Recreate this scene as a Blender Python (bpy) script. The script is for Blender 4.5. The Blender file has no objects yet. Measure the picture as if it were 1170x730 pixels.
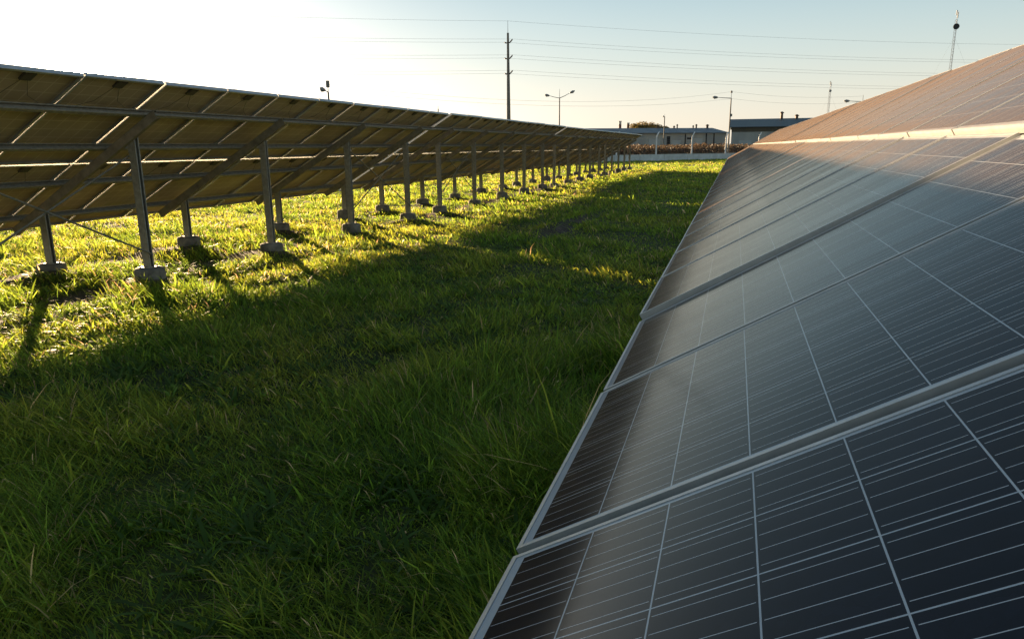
import bpy, math, random
import numpy as np
from mathutils import Matrix, Vector

# ------------------------------------------------------------------ camera, sky, sun, exposure
scene = bpy.context.scene
col = scene.collection
CAM_H = 1.53
F_PX = 816.0                       # focal length in pixels of a 1170 px wide picture
RW = np.array([[0.956849720892493, 0.29045362182245205, -0.008677856773245174],
               [0.060031209562745325, -0.22680553277688875, -0.9720882183116012],
               [-0.2843147296683558, 0.9296213981358274, -0.23445509297432207]])
cam_d = bpy.data.cameras.new('camera'); cam = bpy.data.objects.new('camera', cam_d); col.objects.link(cam)
cam_d.sensor_width = 36.0; cam_d.lens = 36.0 * F_PX / 1170.0
cam_d.clip_start = 0.05; cam_d.clip_end = 5000
r_, u_, b_ = RW[0], -RW[1], -RW[2]
cam.matrix_world = Matrix([[r_[0], u_[0], b_[0], 0], [r_[1], u_[1], b_[1], 0], [r_[2], u_[2], b_[2], CAM_H], [0, 0, 0, 1]])
scene.camera = cam

SUN_EL, SUN_AZ = math.radians(5.25), math.radians(46.5)     # azimuth counted from +Y towards -X
SUN_DIR = Vector((-math.sin(SUN_AZ) * math.cos(SUN_EL), math.cos(SUN_AZ) * math.cos(SUN_EL), math.sin(SUN_EL)))
world = bpy.data.worlds.new("World"); scene.world = world; world.use_nodes = True
wn, wl = world.node_tree.nodes, world.node_tree.links
wn.clear()
sky = wn.new('ShaderNodeTexSky'); sky.sky_type = 'NISHITA'; sky.sun_disc = False
sky.sun_elevation = SUN_EL; sky.sun_rotation = -SUN_AZ
sky.altitude = 0; sky.air_density = 1.0; sky.dust_density = 1.2; sky.ozone_density = 1.6
bg = wn.new('ShaderNodeBackground'); bg.inputs[1].default_value = 0.011
wo = wn.new('ShaderNodeOutputWorld')
# glare of the air round the low sun, added to the sky itself
tc = wn.new('ShaderNodeTexCoord'); dot = wn.new('ShaderNodeVectorMath'); dot.operation = 'DOT_PRODUCT'
nrm = wn.new('ShaderNodeVectorMath'); nrm.operation = 'NORMALIZE'
wl.new(tc.outputs['Generated'], nrm.inputs[0]); wl.new(nrm.outputs[0], dot.inputs[0]); dot.inputs[1].default_value = SUN_DIR
def wmath(op, a, b=None):
    n = wn.new('ShaderNodeMath'); n.operation = op
    for i, v in enumerate((a, b)):
        if v is None: continue
        if isinstance(v, (int, float)): n.inputs[i].default_value = v
        else: wl.new(v, n.inputs[i])
    return n.outputs[0]
dpos = wmath('MAXIMUM', dot.outputs['Value'], 0.0)
aur = 0.0
for p_, k_ in ((12.0, .012), (70.0, .04), (300.0, 1.3), (2000.0, 25.0)):
    aur = wmath('ADD', aur, wmath('MULTIPLY', wmath('POWER', dpos, p_), k_))
zc = wn.new('ShaderNodeSeparateXYZ'); wl.new(nrm.outputs[0], zc.inputs[0])
lowz = wmath('POWER', wmath('SUBTRACT', 1.0, wmath('ABSOLUTE', zc.outputs[2])), 26.0)
aur = wmath('ADD', aur, wmath('MULTIPLY', wmath('MULTIPLY', wmath('POWER', dpos, 18.0), lowz), 0.85))
bg2 = wn.new('ShaderNodeBackground'); bg2.inputs[0].default_value = (1.0, 0.86, 0.66, 1)
wl.new(aur, bg2.inputs[1])
hsv = wn.new('ShaderNodeHueSaturation'); hsv.inputs['Saturation'].default_value = 0.50
tint = wn.new('ShaderNodeMix'); tint.data_type = 'RGBA'; tint.blend_type = 'MULTIPLY'; tint.inputs[0].default_value = 1.0; tint.inputs[7].default_value = (1.0, 0.96, 1.0, 1)
wl.new(sky.outputs[0], hsv.inputs['Color']); wl.new(hsv.outputs[0], tint.inputs[6]); wl.new(tint.outputs[2], bg.inputs[0])
# hazy evening air: cream at the horizon, teal above
sepz = wn.new('ShaderNodeSeparateXYZ'); wl.new(nrm.outputs[0], sepz.inputs[0])
ramp = wn.new('ShaderNodeValToRGB'); ramp.color_ramp.interpolation = 'B_SPLINE'
els = [(0.0, (.235, .212, .170)), (.05, (.215, .206, .172)), (.11, (.165, .192, .180)), (.20, (.098, .150, .172)), (.29, (.050, .088, .112)), (.45, (.034, .060, .085)), (1.0, (.030, .050, .075))]
ramp.color_ramp.elements[0].position = 0; ramp.color_ramp.elements[0].color = (*els[0][1], 1); ramp.color_ramp.elements[1].position = 1; ramp.color_ramp.elements[1].color = (*els[-1][1], 1)
for p_, c_ in els[1:-1]:
    e_ = ramp.color_ramp.elements.new(p_); e_.color = (*c_, 1)
wl.new(sepz.outputs[2], ramp.inputs[0])
bg3 = wn.new('ShaderNodeBackground'); bg3.inputs[1].default_value = 0.72; wl.new(ramp.outputs[0], bg3.inputs[0])
add0 = wn.new('ShaderNodeAddShader'); wl.new(bg3.outputs[0], add0.inputs[0]); wl.new(bg2.outputs[0], add0.inputs[1]);
add = wn.new('ShaderNodeAddShader')
wl.new(bg.outputs[0], add.inputs[0]); wl.new(add0.outputs[0], add.inputs[1])
wl.new(add.outputs[0], wo.inputs[0])
AUREOLE = bg2

sun_d = bpy.data.lights.new('sun', 'SUN'); sun_d.energy = 5.0; sun_d.angle = math.radians(0.6); sun_d.color = (1.0, 0.70, 0.40)
sun = bpy.data.objects.new('sun', sun_d); col.objects.link(sun)
sun.rotation_euler = SUN_DIR.to_track_quat('Z', 'Y').to_euler(); sun.location = (-50, 50, 40)
scene.view_settings.view_transform = 'Standard'; scene.view_settings.look = 'None'
scene.view_settings.exposure = 2.2; scene.view_settings.gamma = 1.0; scene.view_settings.use_curve_mapping = False
scene.cycles.max_bounces = 6; scene.cycles.diffuse_bounces = 3; scene.cycles.glossy_bounces = 3; scene.cycles.transmission_bounces = 4
scene.cycles.transparent_max_bounces = 6

rnd = random.Random(7)
rng = np.random.default_rng(11)

# ------------------------------------------------------------------ helpers
def at(x, y, Y):
    """world point that the photograph shows at pixel (x, y), at distance Y along the rows"""
    d = RW.T @ np.array([(x - 585) / F_PX, (y - 365) / F_PX, 1.0])
    p = d * (Y / d[1]); return Vector((p[0], p[1], p[2] + CAM_H))

class MB:
    def __init__(s): s.v = []; s.f = []; s.m = []
    def face(s, idx, mat=0): s.f.append(idx); s.m.append(mat)
    def box(s, c, size, M=None, mat=0):
        b = len(s.v); hx, hy, hz = size[0] / 2, size[1] / 2, size[2] / 2
        for x, y, z in ((-1,-1,-1),(1,-1,-1),(1,1,-1),(-1,1,-1),(-1,-1,1),(1,-1,1),(1,1,1),(-1,1,1)):
            p = Vector((x * hx, y * hy, z * hz))
            if M is not None: p = M @ p
            s.v.append(tuple(p + Vector(c)))
        for q in ((0,3,2,1),(4,5,6,7),(0,1,5,4),(1,2,6,5),(2,3,7,6),(3,0,4,7)): s.face([b + i for i in q], mat)
    def box2(s, a, b, mat=0):
        a = Vector(a); b = Vector(b); s.box((a + b) / 2, b - a, None, mat)
    def extrude(s, prof, A, B, xa, ya, mat=0):
        """closed profile (list of 2D) swept from A to B; xa, ya the profile's axes"""
        b = len(s.v); n = len(prof); xa = Vector(xa); ya = Vector(ya)
        for P in (Vector(A), Vector(B)):
            for x, y in prof: s.v.append(tuple(P + xa * x + ya * y))
        for i in range(n):
            j = (i + 1) % n; s.face([b + i, b + j, b + n + j, b + n + i], mat)
        s.face([b + i for i in reversed(range(n))], mat); s.face([b + n + i for i in range(n)], mat)
    def tube(s, pts, rad, n=6, mat=0, cap=True):
        pts = [Vector(p) for p in pts]; rads = rad if isinstance(rad, (list, tuple)) else [rad] * len(pts)
        b = len(s.v); up = Vector((0, 0, 1))
        for i, p in enumerate(pts):
            d = (pts[min(i + 1, len(pts) - 1)] - pts[max(i - 1, 0)]).normalized()
            if abs(d.dot(up)) > 0.9: a = d.cross(Vector((1, 0, 0))).normalized()
            else: a = d.cross(up).normalized()
            c = d.cross(a)
            for k in range(n):
                t = 2 * math.pi * k / n
                s.v.append(tuple(p + (a * math.cos(t) + c * math.sin(t)) * rads[i]))
        for i in range(len(pts) - 1):
            for k in range(n):
                k2 = (k + 1) % n
                s.face([b + i*n + k, b + i*n + k2, b + (i+1)*n + k2, b + (i+1)*n + k], mat)
        if cap:
            s.face([b + k for k in reversed(range(n))], mat); s.face([b + (len(pts)-1)*n + k for k in range(n)], mat)
    def mesh(s, name, mats, smooth=False):
        me = bpy.data.meshes.new(name); me.from_pydata(s.v, [], s.f)
        for m in mats: me.materials.append(m)
        for p, k in zip(me.polygons, s.m): p.material_index = k; p.use_smooth = smooth
        me.update(); return me
    def obj(s, name, mats, parent=None, smooth=False):
        if not isinstance(mats, (list, tuple)): mats = [mats]
        return link(name, s.mesh(name, mats, smooth), parent)

def link(name, me, parent=None):
    o = bpy.data.objects.new(name, me); col.objects.link(o)
    if parent is not None: o.parent = parent
    return o
def tag(o, label=None, cat=None, group=None, kind=None):
    if label: o['label'] = label
    if cat: o['category'] = cat
    if group: o['group'] = group
    if kind: o['kind'] = kind
    return o
def empty(name, loc, rz=0.0):
    o = bpy.data.objects.new(name, None); col.objects.link(o); o.location = loc; o.rotation_euler = (0, 0, rz); o.empty_display_size = 0.2
    return o

def mat(name, base=(0.5, 0.5, 0.5), rough=0.6, metal=0.0, var=0.0, scale=8.0, bump=0.0, spec=0.5, coords='Object', var_col=None):
    m = bpy.data.materials.new(name); m.use_nodes = True
    nt = m.node_tree; N, L = nt.nodes, nt.links; bs = N['Principled BSDF']
    bs.inputs['Base Color'].default_value = (*base, 1); bs.inputs['Roughness'].default_value = rough; bs.inputs['Metallic'].default_value = metal
    bs.inputs['Specular IOR Level'].default_value = spec
    if var or bump or var_col:
        t = N.new('ShaderNodeTexCoord'); nz = N.new('ShaderNodeTexNoise'); nz.inputs['Scale'].default_value = scale; nz.inputs['Detail'].default_value = 6
        nz.inputs['Roughness'].default_value = 0.62
        L.new(t.outputs[coords], nz.inputs['Vector'])
        if var or var_col:
            r = N.new('ShaderNodeValToRGB'); r.color_ramp.elements[0].position = 0.3; r.color_ramp.elements[1].position = 0.7
            c2 = var_col or tuple(min(1, c * (1 + var)) for c in base)
            r.color_ramp.elements[0].color = (*[c * (1 - var) for c in base], 1); r.color_ramp.elements[1].color = (*c2, 1)
            L.new(nz.outputs['Fac'], r.inputs[0]); L.new(r.outputs[0], bs.inputs['Base Color'])
        if bump:
            bp = N.new('ShaderNodeBump'); bp.inputs['Strength'].default_value = bump; bp.inputs['Distance'].default_value = 0.02
            L.new(nz.outputs['Fac'], bp.inputs['Height']); L.new(bp.outputs[0], bs.inputs['Normal'])
    return m

M_galv_dark = mat('weathered_steel', (0.27, 0.235, 0.175), 0.6, 0.2, var=0.3, scale=12, bump=0.05)
M_alu = mat('anodised_aluminium', (0.47, 0.47, 0.455), 0.40, 0.45, var=0.12, scale=14)
M_galv = mat('galvanised_steel', (0.35, 0.32, 0.26), 0.55, 0.3, var=0.25, scale=22, bump=0.05)
def backsheet_material():
    m = bpy.data.materials.new('backsheet'); m.use_nodes = True; N, L = m.node_tree.nodes, m.node_tree.links; bs = N['Principled BSDF']
    t = N.new('ShaderNodeTexCoord'); br = N.new('ShaderNodeTexBrick'); mp = N.new('ShaderNodeMapping'); mp.inputs['Location'].default_value = (-.03125, -.01975, 0)
    L.new(t.outputs['Object'], mp.inputs[0]); L.new(mp.outputs[0], br.inputs['Vector'])
    br.offset = 0; br.inputs['Scale'].default_value = 1; br.inputs['Brick Width'].default_value = .15875; br.inputs['Row Height'].default_value = .15875; br.inputs['Mortar Size'].default_value = .006; br.inputs['Mortar Smooth'].default_value = .4
    br.inputs['Color1'].default_value = (.62, .47, .30, 1); br.inputs['Color2'].default_value = (.57, .435, .28, 1); br.inputs['Mortar'].default_value = (.78, .66, .48, 1)
    nz = N.new('ShaderNodeTexNoise'); nz.inputs['Scale'].default_value = 2.5; nz.inputs['Detail'].default_value = 8; L.new(t.outputs['Object'], nz.inputs['Vector'])
    mx = N.new('ShaderNodeMix'); mx.data_type = 'RGBA'; mx.blend_type = 'MULTIPLY'; mx.inputs[0].default_value = .6; L.new(br.outputs['Color'], mx.inputs[6]); L.new(nz.outputs['Color'], mx.inputs[7])
    r = N.new('ShaderNodeValToRGB'); r.color_ramp.elements[0].position = .3; r.color_ramp.elements[1].position = .7; r.color_ramp.elements[0].color = (.62, .58, .5, 1); r.color_ramp.elements[1].color = (1, 1, 1, 1)
    L.new(nz.outputs['Fac'], r.inputs[0]); L.new(r.outputs[0], mx.inputs[7])
    L.new(mx.outputs[2], bs.inputs['Base Color']); bs.inputs['Roughness'].default_value = .5; return m
M_back = backsheet_material()
M_conc = mat('footing_concrete', (0.21, 0.185, 0.145), 0.9, 0, var=0.55, scale=6, bump=0.6)
M_black = mat('black_plastic', (0.02, 0.02, 0.02), 0.5)
M_box = mat('box_plastic', (0.09, 0.075, 0.055), 0.6)

def panel_material():
    """solar cells: dark polycrystalline squares, white cell gaps, four tabbing wires a cell, dusty glass in front"""
    m = bpy.data.materials.new('solar_cell_glass'); m.use_nodes = True
    nt = m.node_tree; N, L = nt.nodes, nt.links; bs = N['Principled BSDF']
    def V(x): return x
    def ma(op, a, b=None, c=None, clamp=False):
        n = N.new('ShaderNodeMath'); n.operation = op; n.use_clamp = clamp
        for i, v in enumerate((a, b, c)):
            if v is None: continue
            if isinstance(v, (int, float)): n.inputs[i].default_value = v
            else: L.new(v, n.inputs[i])
        return n.outputs[0]
    t = N.new('ShaderNodeTexCoord'); sp = N.new('ShaderNodeSeparateXYZ'); L.new(t.outputs['Object'], sp.inputs[0])
    X, Y = sp.outputs[0], sp.outputs[1]
    C = 0.15875
    cx = ma('DIVIDE', ma('SUBTRACT', X, 0.03125), C); cy = ma('DIVIDE', ma('SUBTRACT', Y, 0.01975), C)
    fx = ma('FRACT', cx); fy = ma('FRACT', cy)
    dx = ma('MINIMUM', fx, ma('SUBTRACT', 1.0, fx)); dy = ma('MINIMUM', fy, ma('SUBTRACT', 1.0, fy))
    gap = ma('LESS_THAN', ma('MINIMUM', dx, dy), 0.0085)
    out = ma('MAXIMUM', ma('MAXIMUM', ma('LESS_THAN', cx, 0.0), ma('GREATER_THAN', cx, 10.0)), ma('MAXIMUM', ma('LESS_THAN', cy, 0.0), ma('GREATER_THAN', cy, 6.0)))
    b4 = ma('FRACT', ma('MULTIPLY', fy, 4.0))
    bus = ma('LESS_THAN', ma('ABSOLUTE', ma('SUBTRACT', b4, 0.5)), 0.0175)
    bus = ma('MULTIPLY', bus, ma('GREATER_THAN', dx, 0.03))
    white = ma('MAXIMUM', gap, out)
    # crystal flakes
    vo = N.new('ShaderNodeTexVoronoi'); vo.inputs['Scale'].default_value = 90; L.new(t.outputs['Object'], vo.inputs['Vector'])
    sepc = N.new('ShaderNodeSeparateColor'); L.new(vo.outputs['Color'], sepc.inputs[0])
    wn_ = N.new('ShaderNodeTexWhiteNoise'); wn_.noise_dimensions = '4D'
    fl = N.new('ShaderNodeCombineXYZ'); L.new(ma('FLOOR', cx), fl.inputs[0]); L.new(ma('FLOOR', cy), fl.inputs[1])
    oi = N.new('ShaderNodeObjectInfo'); L.new(fl.outputs[0], wn_.inputs['Vector']); L.new(oi.outputs['Random'], wn_.inputs['W'])
    k = ma('ADD', ma('MULTIPLY', sepc.outputs[0], 0.25), ma('MULTIPLY', wn_.outputs['Value'], 0.25))
    cell = N.new('ShaderNodeMix'); cell.data_type = 'RGBA'
    cell.inputs[6].default_value = (0.0035, 0.0042, 0.0075, 1); cell.inputs[7].default_value = (0.010, 0.014, 0.026, 1); L.new(k, cell.inputs[0])
    m1 = N.new('ShaderNodeMix'); m1.data_type = 'RGBA'; L.new(bus, m1.inputs[0]); L.new(cell.outputs[2], m1.inputs[6]); m1.inputs[7].default_value = (0.52, 0.53, 0.54, 1)
    m2 = N.new('ShaderNodeMix'); m2.data_type = 'RGBA'; L.new(white, m2.inputs[0]); L.new(m1.outputs[2], m2.inputs[6]); m2.inputs[7].default_value = (0.46, 0.49, 0.51, 1)
    # a thin film of dust: covers more the more slanting it is seen
    lw = N.new('ShaderNodeLayerWeight'); lw.inputs[0].default_value = 0.5
    cosv = ma('ADD', ma('SUBTRACT', 1.0, lw.outputs['Facing']), 0.03)
    nz = N.new('ShaderNodeTexNoise'); nz.inputs['Scale'].default_value = 2.2; nz.inputs['Detail'].default_value = 8
    mp = N.new('ShaderNodeMapping'); mp.inputs['Scale'].default_value = (0.5, 2.6, 1); L.new(t.outputs['Object'], mp.inputs[0]); L.new(mp.outputs[0], nz.inputs['Vector'])
    low = ma('MULTIPLY', ma('SUBTRACT', 1.0, ma('MULTIPLY', X, 4.0), clamp=True), 0.8)     # grime gathers above the lower frame
    amt = ma('MULTIPLY', ma('ADD', ma('MAXIMUM', ma('SUBTRACT', ma('MULTIPLY', nz.outputs['Fac'], 3.2), 0.65), 0.25), low), 0.0125)
    dust = ma('SUBTRACT', 1.0, ma('EXPONENT', ma('MULTIPLY', ma('DIVIDE', amt, ma('POWER', cosv, 1.8)), -1.0)))
    df = N.new('ShaderNodeBsdfDiffuse'); df.inputs[0].default_value = (0.175, 0.116, 0.078, 1)
    L.new(m2.outputs[2], bs.inputs['Base Color'])
    bs.inputs['Roughness'].default_value = 0.16; bs.inputs['IOR'].default_value = 1.45; bs.inputs['Specular IOR Level'].default_value = 0.25
    rg = N.new('ShaderNodeTexNoise'); rg.inputs['Scale'].default_value = 6; L.new(mp.outputs[0], rg.inputs['Vector'])
    L.new(ma('ADD', ma('MULTIPLY', rg.outputs['Fac'], 0.06), 0.09), bs.inputs['Roughness'])
    bs.inputs['Specular IOR Level'].default_value = 0.0
    gl = N.new('ShaderNodeBsdfGlossy'); gl.inputs['Color'].default_value = (.86, .90, .90, 1)
    L.new(ma('ADD', ma('MULTIPLY', rg.outputs['Fac'], 0.06), 0.08), gl.inputs['Roughness'])
    fr = N.new('ShaderNodeFresnel'); fr.inputs['IOR'].default_value = 1.31
    g1 = N.new('ShaderNodeMixShader'); L.new(ma('MULTIPLY', fr.outputs[0], 0.95), g1.inputs[0]); L.new(bs.outputs[0], g1.inputs[1]); L.new(gl.outputs[0], g1.inputs[2])
    mx = N.new('ShaderNodeMixShader'); L.new(dust, mx.inputs[0]); L.new(g1.outputs[0], mx.inputs[1]); L.new(df.outputs[0], mx.inputs[2])
    L.new(mx.outputs[0], N['Material Output'].inputs['Surface'])
    return m
M_cell = panel_material()

# ------------------------------------------------------------------ ground
def vnoise(x, y, seed=0):
    xi = np.floor(x).astype(np.int64); yi = np.floor(y).astype(np.int64); fx = x - xi; fy = y - yi
    fx = fx * fx * (3 - 2 * fx); fy = fy * fy * (3 - 2 * fy)
    def h(a, b):
        n = (a * 374761393 + b * 668265263 + seed * 1442695041) & 0xffffffff
        n = ((n ^ (n >> 13)) * 1274126177) & 0xffffffff
        return ((n ^ (n >> 16)) & 0xffff) / 65535.0
    return (h(xi, yi) * (1 - fx) + h(xi + 1, yi) * fx) * (1 - fy) + (h(xi, yi + 1) * (1 - fx) + h(xi + 1, yi + 1) * fx) * fy
def fbm(x, y, seed=0, o=4):
    s = 0; a = 0.5; t = 0
    for i in range(o): s = s + a * vnoise(x * 2**i, y * 2**i, seed + i); t += a; a *= 0.5
    return s / t
TABLE_START_L = [3.58, 15.03, 26.5, 37.92]
POST_OFF = [0.75 + 2.42 * k for k in range(5)]
PITS = [(xx, s + o) for s in TABLE_START_L for o in POST_OFF for xx in (-6.6, -8.12)]
def bare(x, y):
    """0..1, where the soil shows"""
    strip = np.exp(-((x + 6.75 + 0.5 * (fbm(x * .5, y * .25, 5) - .5)) / 0.28) ** 2)
    b = strip * np.clip((fbm(x * 1.1, y * 0.7, 9) - 0.30) * 6, 0, 1)
    strip2 = np.exp(-((x + 8.3) / 0.3) ** 2); b = np.maximum(b, strip2 * np.clip((fbm(x * 1.1, y * 0.7, 19) - 0.5) * 6, 0, 1))
    # wheel rut with bare mud between the rows
    t = (y - 12.0) / 5.0; cx = -3.05 + 0.25 * t
    b = np.maximum(b, 1.3 * np.exp(-((x - cx) / 0.30) ** 2) * np.clip(1.3 - np.abs(t - 0.45) * 1.9, 0, 1) * np.clip((fbm(x * 3, y * 1.2, 3) - 0.25) * 5, 0, 1))
    for px, py in PITS:
        if py > 30: continue
        b = np.maximum(b, 0.9 * np.exp(-(((x - px - .15) ** 2 + (y - py + .1) ** 2) / 0.30 ** 2)))
    b = np.maximum(b, np.clip((fbm(x * 1.7, y * 1.7, 31) - 0.76) * 8, 0, 0.7))
    return b
def height(x, y):
    z = 0.10 * (fbm(x * .35, y * .35, 2) - .5) + 0.05 * (fbm(x * 1.8, y * 1.8, 4) - .5)
    t = (y - 12.0) / 5.0
    for off, hgt, w in ((0.0, -0.07, 0.16), (0.33, 0.05, 0.13), (-0.33, 0.05, 0.13)):
        z = z + hgt * np.exp(-((x + 3.05 - .25 * t - off) / w) ** 2) * np.clip(1.3 - np.abs(t - 0.45) * 1.6, 0, 1)
    for px, py in PITS:
        if py > 30: continue
        z = z + 0.07 * np.exp(-(((x - px - .1) ** 2 + (y - py + .1) ** 2) / 0.38 ** 2)) * (0.6 + 0.8 * fbm(x * 5, y * 5, 8))
    far = np.clip((np.hypot(x, y) - 60) / 20, 0, 1)
    return z * (1 - far)

def ground():
    def axis(a, b, c, d, fine, n_out):
        core = np.arange(b, c + 1e-6, fine)
        lo = b - (np.geomspace(1, 1 + (b - a), n_out) - 1)[::-1][:-1]
        hi = c + (np.geomspace(1, 1 + (d - c), n_out) - 1)[1:]
        return np.concatenate([lo, core, hi])
    xs = axis(-1800, -14, 2, 1800, 0.08, 60); ys = axis(-1800, 0, 24, 1800, 0.08, 60)
    Xg, Yg = np.meshgrid(xs, ys); Zg = height(Xg, Yg)
    nx, ny = len(xs), len(ys)
    v = np.stack([Xg, Yg, Zg], -1).reshape(-1, 3)
    i = np.arange(nx * ny).reshape(ny, nx)
    q = np.stack([i[:-1, :-1], i[:-1, 1:], i[1:, 1:], i[1:, :-1]], -1).reshape(-1, 4)
    me = bpy.data.meshes.new('ground'); me.vertices.add(len(v)); me.vertices.foreach_set('co', v.ravel())
    me.loops.add(q.size); me.loops.foreach_set('vertex_index', q.ravel().astype(np.int32))
    me.polygons.add(len(q)); me.polygons.foreach_set('loop_start', np.arange(0, q.size, 4, dtype=np.int32)); me.polygons.foreach_set('loop_total', np.full(len(q), 4, dtype=np.int32))
    me.polygons.foreach_set('use_smooth', np.ones(len(q), dtype=bool))
    me.update(calc_edges=True)
    at_ = me.attributes.new('bare', 'FLOAT', 'POINT'); at_.data.foreach_set('value', bare(Xg, Yg).ravel().astype(np.float32))
    m = bpy.data.materials.new('soil_and_turf'); m.use_nodes = True; N, L = m.node_tree.nodes, m.node_tree.links; bs = N['Principled BSDF']
    a = N.new('ShaderNodeAttribute'); a.attribute_name = 'bare'
    t = N.new('ShaderNodeTexCoord'); n1 = N.new('ShaderNodeTexNoise'); n1.inputs['Scale'].default_value = 9; n1.inputs['Detail'].default_value = 10; n1.inputs['Roughness'].default_value = .7
    L.new(t.outputs['Object'], n1.inputs['Vector'])
    n2 = N.new('ShaderNodeTexNoise'); n2.inputs['Scale'].default_value = 0.35; n2.inputs['Detail'].default_value = 8; L.new(t.outputs['Object'], n2.inputs['Vector'])
    r1 = N.new('ShaderNodeValToRGB'); r1.color_ramp.elements[0].color = (0.030, 0.020, 0.012, 1); r1.color_ramp.elements[1].color = (0.17, 0.125, 0.085, 1)
    r1.color_ramp.elements[0].position = .35; r1.color_ramp.elements[1].position = .7; L.new(n1.outputs['Fac'], r1.inputs[0])
    r2 = N.new('ShaderNodeValToRGB'); r2.color_ramp.elements[0].color = (0.020, 0.030, 0.006, 1); r2.color_ramp.elements[1].color = (0.075, 0.085, 0.018, 1)
    r2.color_ramp.elements[0].position = .3; r2.color_ramp.elements[1].position = .7; L.new(n2.outputs['Fac'], r2.inputs[0])
    mx = N.new('ShaderNodeMix'); mx.data_type = 'RGBA'; L.new(a.outputs['Fac'], mx.inputs[0]); L.new(r2.outputs[0], mx.inputs[6]); L.new(r1.outputs[0], mx.inputs[7])
    L.new(mx.outputs[2], bs.inputs['Base Color']); bs.inputs['Roughness'].default_value = 0.9; bs.inputs['Specular IOR Level'].default_value = 0.25
    bp = N.new('ShaderNodeBump'); bp.inputs['Strength'].default_value = 0.9; bp.inputs['Distance'].default_value = 0.04; L.new(n1.outputs['Fac'], bp.inputs['Height']); L.new(bp.outputs[0], bs.inputs['Normal'])
    me.materials.append(m)
    o = link('ground', me); tag(o, kind='structure')
ground()

# ------------------------------------------------------------------ solar tables
PW, PL, FH = 0.992, 1.650, 0.040          # panel width (along the row), length (up the slope), frame height
def frame_mesh():
    prof = [(0, 0), (.011, 0), (.011, -.0016), (.0035, -.0016), (.0035, -FH + .002), (.028, -FH + .002), (.028, -FH), (0, -FH)]
    mb = MB()
    rings = []
    for sx, sy in ((0, 0), (1, 0), (1, 1), (0, 1)):
        ring = []
        for d, z in prof:
            ring.append(len(mb.v)); mb.v.append(((PL - d) if sx else d, (PW - d) if sy else d, z))
        rings.append(ring)
    n = len(prof)
    for a in range(4):
        A, B = rings[a], rings[(a + 1) % 4]
        for i in range(n):
            j = (i + 1) % n; mb.face([A[i], B[i], B[j], A[j]])
    return mb.mesh('frame', [M_alu])
def glass_mesh():
    mb = MB(); a = .0045
    mb.v = [(a, a, -.002), (PL - a, a, -.002), (PL - a, PW - a, -.002), (a, PW - a, -.002), (a, a, -.0075), (PL - a, a, -.0075), (PL - a, PW - a, -.0075), (a, PW - a, -.0075)]
    mb.face([0, 1, 2, 3], 0); mb.face([7, 6, 5, 4], 1)
    for q in ((0, 4, 5, 1), (1, 5, 6, 2), (2, 6, 7, 3), (3, 7, 4, 0)): mb.face(list(q), 1)
    return mb.mesh('solar_panel', [M_cell, M_back])
def jbox_mesh():
    mb = MB(); mb.box2((PL - .16, PW / 2 - .055, -.030), (PL - .05, PW / 2 + .055, -.0077))
    mb.tube([(PL - .16, PW / 2 - .03, -.02), (PL - .4, PW / 2 - .12, -.035), (PL - .6, PW / 2 - .38, -.03), (PL - .62, .03, -.034)], .002, 5)
    mb.tube([(PL - .16, PW / 2 + .03, -.02), (PL - .36, PW / 2 + .14, -.045), (PL - .5, PW / 2 + .36, -.036), (PL - .52, PW - .03, -.034)], .002, 5)
    return mb.mesh('junction_box', [M_box])
ME_frame, ME_glass, ME_jbox = frame_mesh(), glass_mesh(), jbox_mesh()
PITCH = 1.0201
GAP_UP = 0.026

def c_section(w, h, t=.004, lip=.015):
    return [(-w/2, -h/2), (w/2, -h/2), (w/2, -h/2 + lip), (w/2 - t, -h/2 + lip), (w/2 - t, -h/2 + t), (-w/2 + t, -h/2 + t),
            (-w/2 + t, h/2 - t), (w/2 - t, h/2 - t), (w/2 - t, h/2 - lip), (w/2, h/2 - lip), (w/2, h/2), (-w/2, h/2)]

def footing_mesh(seed):
    r = random.Random(seed); mb = MB(); n = 20; rows = [(-.15, .185), (.02, .176), (.205, .167), (.222, .160), (.233, .145), (.236, .09)]
    for z, rad in rows:
        for k in range(n):
            t = 2 * math.pi * k / n; rr = rad * (1 + r.uniform(-.02, .02) + .03 * math.cos(3 * t + seed))
            mb.v.append((rr * math.cos(t), rr * math.sin(t), z + r.uniform(-.004, .004)))
    for i in range(len(rows) - 1):
        for k in range(n):
            k2 = (k + 1) % n; mb.face([i*n + k, i*n + k2, (i+1)*n + k2, (i+1)*n + k])
    mb.face([(len(rows)-1)*n + k for k in range(n)])
    return mb.mesh('concrete_footing', [M_conc], True)
FOOT = [footing_mesh(i) for i in range(4)]
def plate_mesh():
    mb = MB(); mb.box2((-.085, -.085, .237), (.085, .085, .245))
    for sx in (-1, 1):
        for sy in (-1, 1):
            mb.tube([(sx * .065, sy * .065, .24), (sx * .065, sy * .065, .275)], .008, 6)
    return mb.mesh('base_plate', [M_galv])
ME_plate = plate_mesh()

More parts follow.
